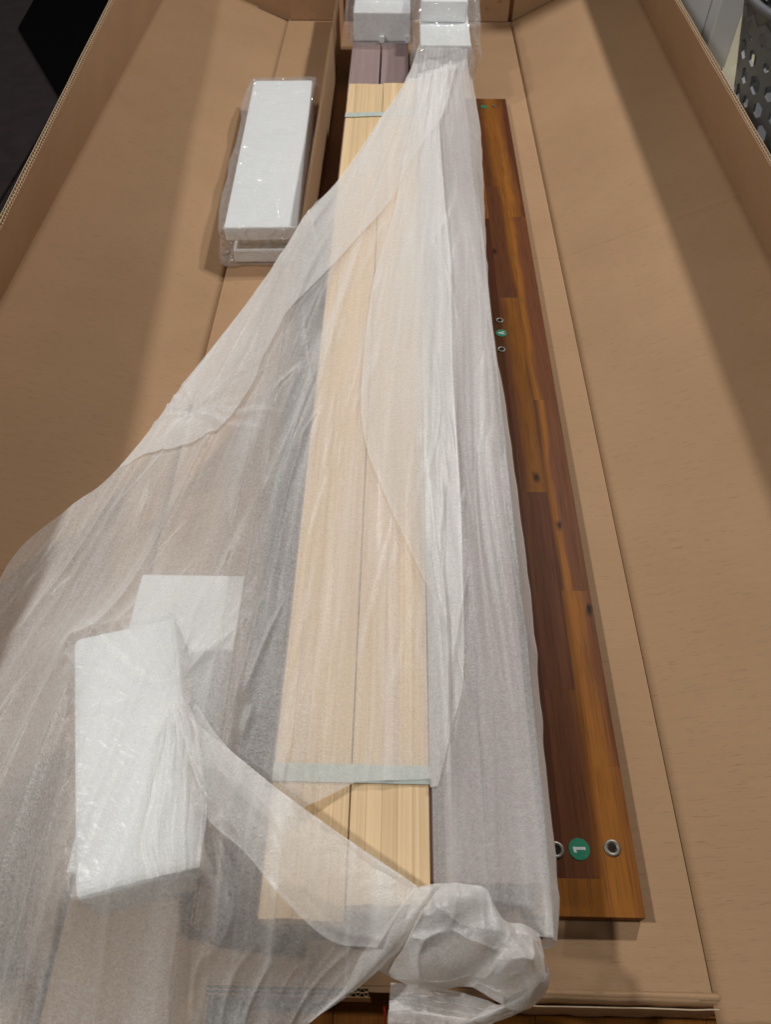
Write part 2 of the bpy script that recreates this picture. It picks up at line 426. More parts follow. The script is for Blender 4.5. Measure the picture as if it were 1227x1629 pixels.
# ------------------------------------------------------------------ mauve planks and pale slats
for k, (x0, x1) in enumerate(((-.1125, -.0475), (-.0440, .0160))):
    p = empty('mauve_plank', ((x0 + x1) / 2, 1.0, 0))
    tag(p, ['mauve grey plank under the pale slats, on the divider side', 'mauve grey plank under the pale slats, away from the divider'][k], 'plank', 'mauve planks under the slats')
    boxo('plank', (x0, x1, .118 + .01 * k, 1.985, .046, .0835), M_mauve, p, .0015)
    boxo('plank', (x0 + .001, x1 - .0005, .116, 1.985, .0062, .0450), M_mauve, p, .0015)
mp_ = empty('wrapped_plank', (.1, 1.0, 0))
tag(mp_, 'wide mauve grey plank under film between the pale slats and the brown board', 'plank')
boxo('plank', (.0362, .0860, .1460, 1.85, .047, .0895), M_mauve, mp_, .0018)
boxo('plank', (.08612, .1345, .1462, 1.85, .047, .0895), M_mauve, mp_, .0018)
boxo('spacer', (.0420, .1200, .1500, 1.85, .0062, .046), M_mauve, mp_, .0018)

sb = tag(empty('slat_bundle', (-.035, .9, .085)), 'pale yellow bamboo slats in two columns tied with pale foam straps', 'slats')
slat_me = {}
def slat(x0, x1, y0, y1, z0, z1):
    bm = bmesh.new(); box(bm, x0, x1, y0, y1, z0, z1, .0004, seg=1); put('slat', bm, M_slat, sb)
edges = [(-.1065, -.0362), (-.0352, .0350)]
for c, (a, b) in enumerate(edges):
    n = 5; wd = (b - a) / n
    for i in range(n):
        j = random.uniform(-.0012, .0012)
        slat(a + i * wd + .00004, a + (i + 1) * wd - .00004, .112 + .012 * c + j, 1.648 + .005 * c + j, .0842, .1100 + random.uniform(-.0001, .0001))
def strap(y, wdt, tl, name='strap'):
    xs_ = [-.1076, -.1076, -.1070, -.0362, -.0350, .0354, .0362, .0362]
    zs_ = [.084, .1085, .1112, .1112, .1112, .1112, .1085, .084]
    P = np.zeros((len(xs_), 4, 3))
    for i, (x, z) in enumerate(zip(xs_, zs_)):
        for j, q in enumerate(np.linspace(-.5, .5, 4)):
            P[i, j] = (x, y + q * wdt + tl * (x + .035), z)
    put(name, grid_mesh(P, .0007, (0, 0, 1)), M_strap, sb)
strap(.2308, .0165, -.005); strap(1.512, .017, .085)

# ------------------------------------------------------------------ polystyrene blocks
def wob_bag(x0, x1, y0, y1, z0, z1, name, parent, M=None, seed=0, amp=.004, mt=None):
    """a loose clear bag skin around a block"""
    bm = bmesh.new(); box(bm, x0, x1, y0, y1, z0, z1, .008, seg=3)
    bmesh.ops.subdivide_edges(bm, edges=[e for e in bm.edges if e.calc_length() > .03], cuts=9, use_grid_fill=True)
    cx, cy, cz = (x0 + x1) / 2, (y0 + y1) / 2, (z0 + z1) / 2
    bm.normal_update()
    for q in bm.verts:
        n = q.normal
        d = amp * (float(vn(q.co.x * 30 + q.co.z * 22, q.co.y * 21, seed)) * 2 - .5) * (.22 + .78 * (1 - abs(n.z)))
        q.co = q.co + n * d
        if q.co.z < z0: q.co.z = z0
        if M is not None: q.co = M @ q.co
    return put(name, bm, mt or M_clear, parent, True)
# far left block: two slabs with a recess between them
fb = tag(empty('foam_block', (-.25, 1.42, 0)), 'white foam block in a clear bag, alone at the upper left beside the divider', 'foam block', 'white foam blocks')
Mf = Matrix.Translation((-.3005, 1.172, 0)) @ Matrix.Rotation(R(2.0), 4, 'Z')
boxo('slab', (0, .1270, 0, .572, .048, .0745), M_foam, fb, .003, M=Mf)
boxo('slab', (.008, .1270, .004, .568, .0025, .0275), M_foam, fb, .003, M=Mf)
boxo('core', (.016, .1220, .022, .55, .0279, .0476), M_foam, fb, .002, M=Mf)
wob_bag(-.009, .1330, -.006, .578, .002, .0785, 'clear_bag', fb, Mf, 3, .0085)
# near pair under the film
fb2 = tag(empty('foam_block', (-.225, .29, 0)), 'lower white foam block under film beside the divider, partly hidden by another block', 'foam block', 'white foam blocks')
boxo('slab', (-.288, -.1665, .150, .466, .0025, .0750), M_foam, fb2, .004)
wob_bag(-.291, -.1640, .147, .469, .002, .0772, 'clear_bag', fb2, None, 5, .0012, M_clear2)
fa = tag(empty('foam_block', (-.23, .24, .078)), 'upper white foam block under film, lying askew on another block at lower left', 'foam block', 'white foam blocks')
Ma = Matrix.Translation((-.246, .1150, 0)) @ Matrix.Rotation(R(15.5), 4, 'Z')
boxo('slab', (0, .0990, 0, .2370, .0795, .1500), M_foam, fa, .010, M=Ma, seg=4)
wob_bag(-.002, .1010, -.002, .2390, .079, .1520, 'clear_bag', fa, Ma, 8, .0012, M_clear2)
# end caps at the far end
ec = tag(empty('foam_end_cap', (-.04, 1.96, .08)), 'white foam end cap with notches over the far ends of the mauve planks', 'foam cap', 'foam end caps')
boxo('slab', (-.1100, .0200, 1.930, 2.06, .0842, .143), M_foam, ec, .003)
boxo('tooth', (-.0500, -.0395, 1.918, 1.940, .0845, .0990), M_foam, ec, .002)
boxo('tooth', (.0085, .0205, 1.918, 1.940, .0845, .0990), M_foam, ec, .002)
boxo('slab', (-.1050, .0170, 2.010, 2.12, .1435, .180), M_foam, ec, .003)
wob_bag(-.1240, .0260, 1.908, 2.13, .0848, .1835, 'clear_bag', ec, None, 9, .004)
ec2 = tag(empty('foam_end_cap', (.1, 1.88, .06)), 'bagged white foam end cap right of the notched cap, where the film is tucked', 'foam cap', 'foam end caps')
boxo('slab', (.0400, .1480, 1.752, 1.925, .0925, .1440), M_foam, ec2, .004)
boxo('slab', (.0420, .1430, 1.870, 2.10, .1450, .1860), M_foam, ec2, .004)
wob_bag(.0300, .1600, 1.735, 2.11, .0700, .1900, 'clear_bag', ec2, None, 11, .008)

# ------------------------------------------------------------------ stained acacia board of glued strips
BZ0, BZ1 = .0010, .0165
ab = tag(empty('acacia_board', (.18, .96, .001)), 'long reddish brown laminated acacia board with metal inserts and green stickers', 'board')
RB, DB, MB_, AM = (.195, .072, .030, 1), (.125, .043, .020, 1), (.170, .062, .023, 1), (.205, .080, .020, 1)
def strips(x0, x1, cuts):
    for (y0, y1, c, fx, fw, *kn) in cuts:
        bm = bmesh.new(); box(bm, x0, x1, y0, y1, BZ0, BZ1 + random.uniform(-.00006, .00006))
        o = put('strip', bm, M_acacia, ab, color=c)
        o['flame_x'] = float(fx); o['flame_w'] = float(fw); o['knot_x'], o['knot_y'] = (float(kn[0]), float(kn[1])) if kn else (9.0, 9.0)
strips(.1255, .1695, [(.1345, .1670, MB_, .165, .02), (.1670, .643, DB, .10, .01, .163, .395), (.643, 1.055, (.115, .043, .013, 1), .100, .012), (1.055, 1.306, DB, .14, .008), (1.306, 1.799, MB_, .175, .010)])
strips(.1695, .2045, [(.1345, .1670, AM, .200, .026), (.1670, .360, RB, .214, .010), (.360, .643, RB, .25, .01), (.643, 1.065, RB, .193, .012, .1925, .669), (1.065, 1.420, RB, .205, .005, .173, 1.20), (1.420, 1.799, MB_, .198, .013)])
strips(.2045, .2392, [(.1345, .2750, RB, .2185, .0165), (.2750, .4890, RB, .214, .013, .2345, .462), (.4890, .820, RB, .2120, .004, .2140, .588), (.820, 1.312, RB, .208, .006), (1.312, 1.799, DB, .206, .017)])
def insert(x, y, r):
    bm = bmesh.new(); n = 28
    rings = [(r, .0000), (r, .0008), (r * .92, .0013), (r * .62, .0012), (r * .52, .0003), (r * .50, -.0006)]
    V = [[bm.verts.new((x + a * math.cos(2 * math.pi * i / n), y + a * math.sin(2 * math.pi * i / n), BZ1 + .0002 + z)) for i in range(n)] for a, z in rings]
    for p, q in zip(V, V[1:]):
        for i in range(n): bm.faces.new((p[i], p[(i + 1) % n], q[(i + 1) % n], q[i]))
    bmesh.ops.recalc_face_normals(bm, faces=bm.faces)
    o = put('threaded_insert', bm, M_metal, ab, True)
    bm = bmesh.new(); bm.faces.new([bm.verts.new((x + r * .53 * math.cos(math.pi * i / 3), y + r * .53 * math.sin(math.pi * i / 3), BZ1 + .00035)) for i in range(6)])
    put('hex_socket', bm, M_hole, o)
for x, y, r in ((.2180, .1950, .0080), (.1628, .1922, .0080), (.1672, 1.004, .0064), (.1649, .9322, .0064), (.2109, 1.762, .0045)): insert(x, y, r)
def sticker(x, y, r, txt=None, size=.012):
    bm = bmesh.new(); n = 32
    t = [bm.verts.new((x + r * math.cos(2 * math.pi * i / n), y + r * math.sin(2 * math.pi * i / n), BZ1 + .0006)) for i in range(n)]
    b = [bm.verts.new((v.co.x, v.co.y, BZ1 + .0001)) for v in t]
    bm.faces.new(t)
    for i in range(n): bm.faces.new((b[i], b[(i + 1) % n], t[(i + 1) % n], t[i]))
    o = put('round_sticker', bm, M_green, ab)
    if txt == '1':
        pts = [(-.0034, .0052), (.0009, .0062), (.0019, .0062), (.0019, -.0062), (-.0008, -.0062), (-.0008, .0032), (-.0034, .0026)]
        v = [(x - q, y + p, BZ1 + .0008) for p, q in pts]
        put('numeral', mesh_pd(v, [(0, 6, 5, 4, 3, 2, 1)]), M_print, o)
    elif txt == 'A':
        s = .0052
        polys = [[(-.85, -1), (-.45, -1), (.18, 1), (-.18, 1)], [(.85, -1), (.45, -1), (-.18, 1), (.18, 1)], [(-.4, -.42), (.4, -.42), (.3, -.12), (-.3, -.12)]]
        v, f = [], []
        for i, pl in enumerate(polys):
            f.append(tuple(range(len(v), len(v) + 4)))
            v += [(x - q * s, y + p * s * .9, BZ1 + .0008 + i * .00005) for p, q in pl]
        put('letter', mesh_pd(v, f), M_print, o)
sticker(.1855, .1934, .0102, '1'); sticker(.1679, .9722, .0088, 'A'); sticker(.1873, 1.759, .0070)

# ------------------------------------------------------------------ lower board peeping out at the near end and a red thread
lb = tag(empty('acacia_plank', (.25, .03, -.08)), 'dark stained plank lying under the near end of the box', 'board')
for i, (x0, x1, c) in enumerate(((-.35, -.05, DB), (-.05, .14, DB), (.14, .30, AM), (.30, .60, AM))):
    boxo('strip', (x0 + .0002, x1 - .0002, -.16, .30, -.079, -.050), M_acacia, lb, .001, c)
rt = cr([(-0.0025, 0.0616, 0.0330), (-0.0014, 0.0579, 0.0280), (-0.0018, 0.0536, 0.0120), (-0.0012, 0.0461, -0.0300)], 24)
bm = bmesh.new(); rings = []
for c in rt: rings.append([bm.verts.new((c[0] + .0009 * math.cos(a), c[1] + .0009 * math.sin(a) - .002, c[2])) for a in np.linspace(0, 2 * math.pi, 7)[:-1]])
for p, q in zip(rings, rings[1:]):
    for i in range(6): bm.faces.new((p[i], p[(i + 1) % 6], q[(i + 1) % 6], q[i]))
tag(put('red_thread', bm, M_red, None, True), 'short red thread hanging at the torn corrugated edge at the near end', 'thread')

# ------------------------------------------------------------------ milky film draped over everything
hx = .005
GX = np.arange(-.62, .1401, hx); GY = np.arange(-.03, 2.0, hx)
XX, YY = np.meshgrid(GX, GY, indexing='ij')
obs = np.zeros_like(XX)
def ob(mask, z):
    np.maximum(obs, np.where(mask, z, 0), out=obs)
ob(XX < -.308, np.clip((-.308 - XX) * .406, 0, .13))
ob((XX > -.159) & (XX < -.153) & (YY > .105), .1215)
ob((XX > -.110) & (XX < .038) & (YY > .110) & (YY < 1.66), .1122)
ob((XX > .038) & (XX < .136) & (YY > .145), .0905)
ob((XX > -.290) & (XX < -.165) & (YY > .148) & (YY < .468), .078)
ob((XX > -.305) & (XX < -.175) & (YY > 1.16) & (YY < 1.75), .080)
ca, sa = math.cos(R(15.5)), math.sin(R(15.5))
lx = (XX + .246) * ca + (YY - .115) * sa; ly = -(XX + .246) * sa + (YY - .115) * ca
ob((lx > -.003) & (lx < .102) & (ly > -.003) & (ly < .24), .1535)
ob((YY > .062) & (YY < .076) & (XX < -.01), .032)
ob((XX > .038) & (YY > 1.742), .135)
Zf = np.maximum(obs, .085)
for it in range(1600):
    A = np.pad(Zf, 1, mode='edge')
    Zf = np.maximum(obs, (A[2:, 1:-1] + A[:-2, 1:-1] + A[1:-1, 2:] + A[1:-1, :-2]) / 4 - 1.4e-5)
free = np.clip((Zf - obs) / .02, 0, 1)
for it in range(6):
    A = np.pad(free, 1, mode='edge'); free = (A[2:, 1:-1] + A[:-2, 1:-1] + A[1:-1, 2:] + A[1:-1, :-2]) / 4
def bil(F, x, y):
    i = np.clip((x - GX[0]) / hx, 0, len(GX) - 1.001); j = np.clip((y - GY[0]) / hx, 0, len(GY) - 1.001)
    a = i.astype(int); b = j.astype(int); fx = i - a; fy = j - b
    return (F[a, b] * (1 - fx) + F[a + 1, b] * fx) * (1 - fy) + (F[a, b + 1] * (1 - fx) + F[a + 1, b + 1] * fx) * fy
PIN = (-.2690, .7060)
def wrinkle(x, y, amp=1.0, seed=0):
    dx, dy = x - .10, 2.15 - y
    th = np.arctan2(dx, dy); r = np.hypot(dx, dy)
    th = th + .02 * (vn(r * 2.5, th * 6, 20 + seed) - .5)
    n1 = 1 - np.abs(2 * vn(th * 38, r * 1.6, 21 + seed) - 1)
    n2 = 1 - np.abs(2 * vn(th * 110, r * 3.0, 22 + seed) - 1)
    n3 = vn(th * 300, r * 7, 23 + seed)
    fr = bil(free, x, y)
    wk = (n1 ** 3) * .0045 * fr + (n2 ** 4) * (.0010 + .0020 * fr) + n3 * (.0003 + .0005 * fr)
    wk = wk + (1 - fr) * (.0026 * (1 - np.abs(2 * vn(th * 46, r * 1.3, 81 + seed * 0) - 1)) ** 2)
    wk = wk + fr * .014 * (vn(x * 7, y * 4, 24 + seed) - .4)
    d = np.hypot(x - PIN[0], y - PIN[1]); a = np.arctan2(y - PIN[1], x - PIN[0])
    st = (1 - np.abs(np.sin(a * 3.5 + .8 * np.sin(a * 2)))) ** 3
    wk = wk + st * .006 * np.exp(-(d / .05)) * np.clip(d / .008, 0, 1) - .006 * np.exp(-(d / .02) ** 2)
    return wk * amp
_rs = np.random.RandomState(11)
CRS = []
for _ in range(190):
    cx0 = _rs.uniform(-.44, .135); cy0 = _rs.uniform(.12, 1.75)
    ang = math.atan2(cx0 - .10, 2.15 - cy0) + _rs.normal(0,   .08 if cx0 > -.12 else .17)
    CRS.append((cx0, cy0, math.sin(ang), -math.cos(ang), _rs.uniform(.02, .16) * (1 if cx0 > -.12 else .6), _rs.uniform(.0012, .0032), _rs.uniform(.0012, .0055), _rs.uniform(-8, 8)))
for k in range(16):   # creases running out from the pinched spot and from the corner of the near foam block
    a_ = _rs.uniform(0, 2 * math.pi); l_ = _rs.uniform(.02, .07)
    CRS.append((PIN[0] + math.cos(a_) * (l_ + .006), PIN[1] + math.sin(a_) * (l_ + .006), math.cos(a_), math.sin(a_), l_, _rs.uniform(.0012, .0025), _rs.uniform(.002, .005), _rs.uniform(-10, 10)))
for k in range(14):
    a_ = _rs.uniform(1.0, 3.6); l_ = _rs.uniform(.03, .10)
    CRS.append((-.20 + math.cos(a_) * (l_ + .01), .285 + math.sin(a_) * (l_ + .01), math.cos(a_), math.sin(a_), l_, _rs.uniform(.0015, .003), _rs.uniform(.002, .0045), _rs.uniform(-6, 6)))
def creases(x, y, fr):
    out = np.zeros_like(x)
    for cx0, cy0, tx, ty, l_, w_, h_, k_ in CRS:
        u_ = (x - cx0) * tx + (y - cy0) * ty
        m_ = np.abs(u_) < l_
        if not m_.any(): continue
        uu = u_[m_]; d_ = -(x[m_] - cx0) * ty + (y[m_] - cy0) * tx + k_ * uu * uu * .12
        out[m_] += h_ * np.exp(-np.abs(d_) / w_) * (1 - (uu / l_) ** 2) * (.30 + .70 * fr[m_])
    return out
def zM(x, y): return bil(Zf, x, y) + .0028 + np.maximum(wrinkle(x, y), -.002 + 0 * x) + creases(x, y, bil(free, x, y))
def gather_of(x, y, seed=0):
    dx, dy = x - .10, 2.15 - y
    th = np.arctan2(dx, dy); r = np.hypot(dx, dy); th = th + .02 * (vn(r * 2.5, th * 6, 20) - .5)
    n1 = (1 - np.abs(2 * vn(th * 46, r * 1.3, 81 + seed) - 1)) ** 2
    n2 = (1 - np.abs(2 * vn(th * 130, r * 2.4, 82 + seed) - 1)) ** 5
    mk = np.clip((vn(x * 8, y * 3, 83 + seed) - .25) * 2.2, 0, 1)
    fr = bil(free, x, y)
    return (.55 * n1 + .45 * n2) * mk * np.clip(.35 + np.maximum((x + .22) * 5, (y - .45) * 3), .35, 1) + .40 * np.clip(creases(x, y, fr * 0 + 1) / .003, 0, 1)
def put_film(name, me, seed=0, flat=None):
    co = np.zeros(len(me.vertices) * 3); me.vertices.foreach_get('co', co); co = co.reshape(-1, 3)
    at = me.attributes.new('gather', 'FLOAT', 'POINT'); at.data.foreach_set('value', (gather_of(co[:, 0], co[:, 1], seed) if flat is None else flat * (.5 + vn(co[:, 0] * 70, co[:, 1] * 70, 95))).astype(np.float32))
    return put(name, me, M_film, film, True)
film = tag(empty('plastic_film', (0, .9, .12)), 'large sheet of milky translucent foam film draped over the packed parts', 'plastic film')
# main sheet, column by column between its near and far limits
LE = np.array([(0.0029, 1.6174, 0.1150), (-0.0385, 1.4795, 0.1160), (-0.1041, 1.2580, 0.1220), (-0.1484, 1.1369, 0.1250), (-0.1875, 1.0174, 0.1200), (-0.2453, 0.8742, 0.1120), (-0.2953, 0.7428, 0.1000), (-0.3269, 0.6668, 0.0940), (-0.3572, 0.5989, 0.0860), (-0.3920, 0.5500, 0.0820), (-0.4244, 0.5021, 0.0780), (-0.4355, 0.4634, 0.0780), (-0.4394, 0.3998, 0.0820), (-0.4694, 0.3120, 0.0900), (-0.4726, 0.2152, 0.1000)])
le = cr(LE, 300)
o_ = np.argsort(le[:, 0])
def yfar(x): return np.where(x > le[:, 0].max(), np.interp(x, [le[0, 0], .04, .14], [le[0, 1], 1.775, 1.745]), np.interp(x, le[o_, 0], le[o_, 1]))
def ynear(x):
    a = np.where(x < -.178, 0.0, np.interp(x, [-.178, -.165, -.135, -.098, -.075, -.03, .036], [.262, .236, .206, .180, .196, .222, .226]))
    return np.where(x > .0375, np.interp(x, [.0375, .06, .14], [.125, .112, .105]), a)
cx_ = np.unique(np.r_[np.linspace(float(le[:, 0].min()) + .001, .1385, 320), -.1781, -.1779, .0374, .0376])
nv = 420
t = np.linspace(0, 1, nv)
Yc = ynear(cx_)[:, None] * (1 - t) + yfar(cx_)[:, None] * t
Xc = np.repeat(cx_[:, None], nv, 1)
Xc = Xc + .004 * (vn(Xc * 3, Yc * 9, 40) - .5) * 0
Pm = np.stack([Xc, Yc, zM(Xc, Yc)], -1)
# split at the two jumps of the near limit
def seg(a, b):
    k = (cx_ > a) & (cx_ < b); return Pm[k]
A1 = seg(-.6, -.178); A2 = seg(-.1780, .0375); A3 = seg(.0375, .2)
# A3 continues over the wrapped plank's right side as a hanging skirt
Ye = A3[-1, :, 1]
sk = []
for (xo, zz) in ((.1430, .0905), (.1490, .083), (.1525, .070), (.1535, .055), (.1515, .040), (.1470, .030)):
    wv = .0065 * (vn(Ye * 5.5, Ye * 0 + zz * 9, 44) - .45) + .0018 * (vn(Ye * 40, Ye * 0 + zz * 20, 45) - .5)
    taper = np.interp(Ye, [.1, .14, .3, .75, .95, 1.15, 1.55, 1.8], [-.011, -.002, .001, .0, -.009, -.003, .008, .004])
    sk.append(np.stack([xo + wv + taper, Ye, np.full_like(Ye, zz) + .003 * (vn(Ye * 14, Ye * 0, 46) - .5)], 1))
A3 = np.concatenate([A3, np.stack(sk)])
v, f = [], []
def addg(P):
    n, m = P.shape[:2]; k = len(v); v.extend(P.reshape(-1, 3).tolist())
    f.extend((k + i * m + j, k + (i + 1) * m + j, k + (i + 1) * m + j + 1, k + i * m + j + 1) for i in range(n - 1) for j in range(m - 1))
for P in (A1, A2, A3): addg(P)
me = mesh_pd(v, f)
bm = bmesh.new(); bm.from_mesh(me); bmesh.ops.remove_doubles(bm, verts=bm.verts, dist=.0004); bm.to_mesh(me); bm.free()
put_film('sheet', me)

def layer(name, left, right, n, m, prof_, seed, amp=1.0, zfun=zM, extra=None):
    """a further layer of the same film lying on the sheet between two plan curves"""
    a = cr(left, n)[:, :2]; b = cr(right, n)[:, :2]
    u = np.linspace(0, 1, m)
    XY = a[:, None, :] * (1 - u)[None, :, None] + b[:, None, :] * u[None, :, None]
    z = zfun(XY[..., 0], XY[..., 1]) + prof_(u)[None, :] * np.clip((1.02 - np.linspace(0, 1, n)) / .22, 0, 1)[:, None] + amp * np.abs(wrinkle(XY[..., 0], XY[..., 1], .6, seed))
    if extra is not None: z = z + extra(XY[..., 0], XY[..., 1])
    return put_film(name, grid_mesh(np.concatenate([XY, z[..., None]], -1)), seed)
arch = lambda h: (lambda u: .0006 + h * np.sin(np.pi * np.clip(u * .75 + .12, 0, 1)))
# turned-back hem along the free edge
layer('folded_hem', [(0.0156, 1.6451, 0.1180), (-0.0383, 1.4727, 0.1180), (-0.1027, 1.2541, 0.1230), (-0.1479, 1.1315, 0.1260), (-0.1861, 1.0143, 0.1210), (-0.2438, 0.8715, 0.1130), (-0.2826, 0.7708, 0.1040), (-0.3075, 0.7123, 0.0980), (-0.3317, 0.6532, 0.0920), (-0.3471, 0.6192, 0.0890)],
      [(0.1151, 1.6957, 0.1200), (0.0755, 1.4731, 0.1200), (0.0135, 1.2815, 0.1220), (-0.0177, 1.1698, 0.1250), (-0.0901, 1.0132, 0.1240), (-0.1457, 0.8800, 0.1200), (-0.1767, 0.7815, 0.1120), (-0.1870, 0.7317, 0.1100), (-0.2217, 0.6661, 0.1060), (-0.2724, 0.6425, 0.1000), (-0.3165, 0.6301, 0.0940), (-0.3447, 0.6161, 0.0890)], 260, 50, lambda u: .0006 + .010 * u * (1 - .35 * u), 3)
# folded double band in the middle
XR = [(0.1050, 1.7004, 0.1180), (0.0770, 1.5294, 0.1180), (0.0766, 1.2383, 0.1120), (0.0815, 1.0357, 0.1000), (0.0758, 0.7779, 0.0970), (0.0771, 0.5739, 0.0960), (0.0754, 0.4622, 0.0960), (0.0704, 0.3290, 0.0960)]
layer('folded_band', [(0.0675, 1.6707, 0.1200), (0.0216, 1.4470, 0.1200), (-0.0072, 1.1666, 0.1180), (-0.0353, 0.9762, 0.1170), (-0.0457, 0.7535, 0.1170), (-0.0374, 0.6376, 0.1170), (-0.0094, 0.5467, 0.1170), (0.0311, 0.4417, 0.1150), (0.0695, 0.3404, 0.0980)], XR + [(0.0709, 0.3263, 0.0960)], 320, 44, arch(.006), 5)
layer('folded_band', [(0.0338, 1.6690, 0.1180), (0.0354, 1.2375, 0.1120), (0.0346, 0.7594, 0.1130), (0.0352, 0.5452, 0.1130), (0.0357, 0.4256, 0.1130), (0.0359, 0.3112, 0.1130), (0.0356, 0.2182, 0.1120)], XR + [(0.0566, 0.2730, 0.0960), (0.0427, 0.2195, 0.0960)], 300, 24, lambda u: .0010 + .004 * u, 6)

# near flap of the sheet with its folded diagonal edge
DE = [(-0.1954, 0.2770, 0.1630), (-0.1729, 0.2576, 0.1570), (-0.1502, 0.2423, 0.1520), (-0.0907, 0.2001, 0.1500), (-0.0307, 0.1631, 0.1460), (0.0230, 0.1335, 0.1350)]
NB = [(-0.1778, 0.0283, 0.0850), (-0.1407, 0.0294, 0.0750), (-0.1069, 0.0303, 0.0700), (-0.0822, 0.0328, 0.0700), (-0.0673, 0.0390, 0.0750), (-0.0628, 0.0441, 0.0800)]
RC = [(0.0405, 0.1337, 0.1400), (0.0172, 0.0965, 0.1250), (-0.0008, 0.0829, 0.1150), (-0.0249, 0.0654, 0.0950), (-0.0421, 0.0605, 0.0850), (-0.0633, 0.0444, 0.0750)]
mid1 = [(-0.1989, 0.2064, 0.1600), (-0.1518, 0.1801, 0.1480), (-0.1011, 0.1417, 0.1400), (-0.0590, 0.1222, 0.1380), (-0.0190, 0.1188, 0.1360), (0.0270, 0.1157, 0.1330)]
mid2 = [(-0.1868, 0.1300, 0.1550), (-0.1514, 0.1265, 0.1300), (-0.1098, 0.1105, 0.1220), (-0.0737, 0.1022, 0.1220), (-0.0285, 0.0987, 0.1220), (0.0113, 0.0929, 0.1220)]
mid3 = [(-0.1827, 0.0751, 0.1150), (-0.1536, 0.0693, 0.0950), (-0.1197, 0.0707, 0.0880), (-0.0841, 0.0705, 0.0880), (-0.0537, 0.0718, 0.0900), (-0.0230, 0.0667, 0.0950)]
Pn = loft([DE, mid1, mid2, mid3, NB], 150, 150)
def crumple(P, amp, fx, fy, seed, pw=3):
    n, m = P.shape[:2]
    U, V = np.meshgrid(np.linspace(0, 1, n), np.linspace(0, 1, m), indexing='ij')
    U = U + .12 * (vn(U * 2, V * 3, seed + 5) - .5); V = V + .12 * (vn(U * 3, V * 2, seed + 6) - .5)
    h = (1 - np.abs(2 * vn(U * fx, V * fy, seed) - 1)) ** pw * amp + amp * .5 * (vn(U * fx * .5, V * fy * .5, seed + 1) - .5) + amp * .3 * (1 - np.abs(2 * vn(U * fx * 2.3, V * fy * 2.3, seed + 2) - 1)) ** 2
    P = P.copy(); P[..., 2] += h; return P
Pn = crumple(Pn, .003, 3, 9, 50)
uj = np.clip(np.linspace(0, 1, Pn.shape[1]) / .30, 0, 1); wj = (1 - uj * uj * (3 - 2 * uj))[None, :]
Pn[..., 0] += wj * (-.1783 - Pn[:, 0, 0])[:, None]
Pn[..., 2] = Pn[..., 2] * (1 - wj) + zM(Pn[..., 0], Pn[..., 1]) * wj
put_film('near_flap', grid_mesh(Pn))
IN = [(-0.1604, 0.1982, 0.1520), (-0.1496, 0.1768, 0.1510), (-0.1165, 0.1526, 0.1490), (-0.0830, 0.1207, 0.1460), (-0.0445, 0.0932, 0.1400), (-0.0082, 0.0894, 0.1360)]
Pb = loft([DE, [tuple((np.array(a) + np.array(b)) / 2 + np.array((0, 0, .008))) for a, b in zip(DE, IN)], IN], 40, 150)
put_film('diagonal_fold', grid_mesh(crumple(Pb, .0015, 2, 6, 54)))
# pleated double patch beside the foam block
Pp = loft([[(-0.1870, 0.2782, 0.1660), (-0.1721, 0.2564, 0.1600), (-0.1585, 0.2138, 0.1560), (-0.1517, 0.1840, 0.1520), (-0.1510, 0.1409, 0.1500)],
           [(-0.1949, 0.2676, 0.1670), (-0.1865, 0.2432, 0.1640), (-0.1799, 0.2061, 0.1620), (-0.1747, 0.1763, 0.1600), (-0.1691, 0.1342, 0.1580)],
           [(-0.1982, 0.2539, 0.1650), (-0.1997, 0.2267, 0.1630), (-0.1991, 0.1906, 0.1610), (-0.2005, 0.1566, 0.1590), (-0.1884, 0.1293, 0.1580)]], 60, 90)
put('pleat', grid_mesh(crumple(Pp, .003, 9, 1.5, 57)), M_film, film, True)
LI = [(0.0208, 0.1311, 0.1420), (0.0177, 0.1277, 0.1430), (-0.0013, 0.1055, 0.1380), (-0.0196, 0.0880, 0.1220), (-0.0341, 0.0663, 0.1020), (-0.0571, 0.0460, 0.0850)]
LM = [(0.0354, 0.1307, 0.1500), (0.0205, 0.1108, 0.1480), (0.0072, 0.0949, 0.1380), (-0.0105, 0.0797, 0.1220), (-0.0296, 0.0642, 0.1020), (-0.0601, 0.0444, 0.0830)]
put_film('curled_lip', grid_mesh(loft([LI, LM, RC], 24, 120)))

# bunched end at the bottom
c0 = [(0.0212, 0.1339, 0.1280), (0.0408, 0.1345, 0.1430), (0.0628, 0.1325, 0.1480), (0.0761, 0.1305, 0.1480), (0.0832, 0.1193, 0.1440), (0.0916, 0.1097, 0.1340), (0.1067, 0.1092, 0.1280), (0.1207, 0.1043, 0.1180)]
c1 = [(0.0135, 0.1110, 0.1330), (0.0352, 0.1177, 0.1480), (0.0591, 0.1202, 0.1560), (0.0768, 0.1144, 0.1460), (0.0859, 0.1059, 0.1460), (0.1001, 0.1003, 0.1340), (0.1126, 0.0948, 0.1380), (0.1228, 0.0870, 0.1180)]
c2 = [(0.0005, 0.0914, 0.1160), (0.0232, 0.0955, 0.1360), (0.0497, 0.0976, 0.1400), (0.0705, 0.0934, 0.1480), (0.0883, 0.0922, 0.1380), (0.1033, 0.0852, 0.1460), (0.1156, 0.0807, 0.1340), (0.1254, 0.0746, 0.1120)]
c3 = [(-0.0073, 0.0804, 0.0980), (0.0188, 0.0753, 0.1180), (0.0452, 0.0751, 0.1240), (0.0697, 0.0770, 0.1220), (0.0872, 0.0746, 0.1360), (0.1046, 0.0721, 0.1320), (0.1155, 0.0690, 0.1240), (0.1241, 0.0655, 0.1020)]
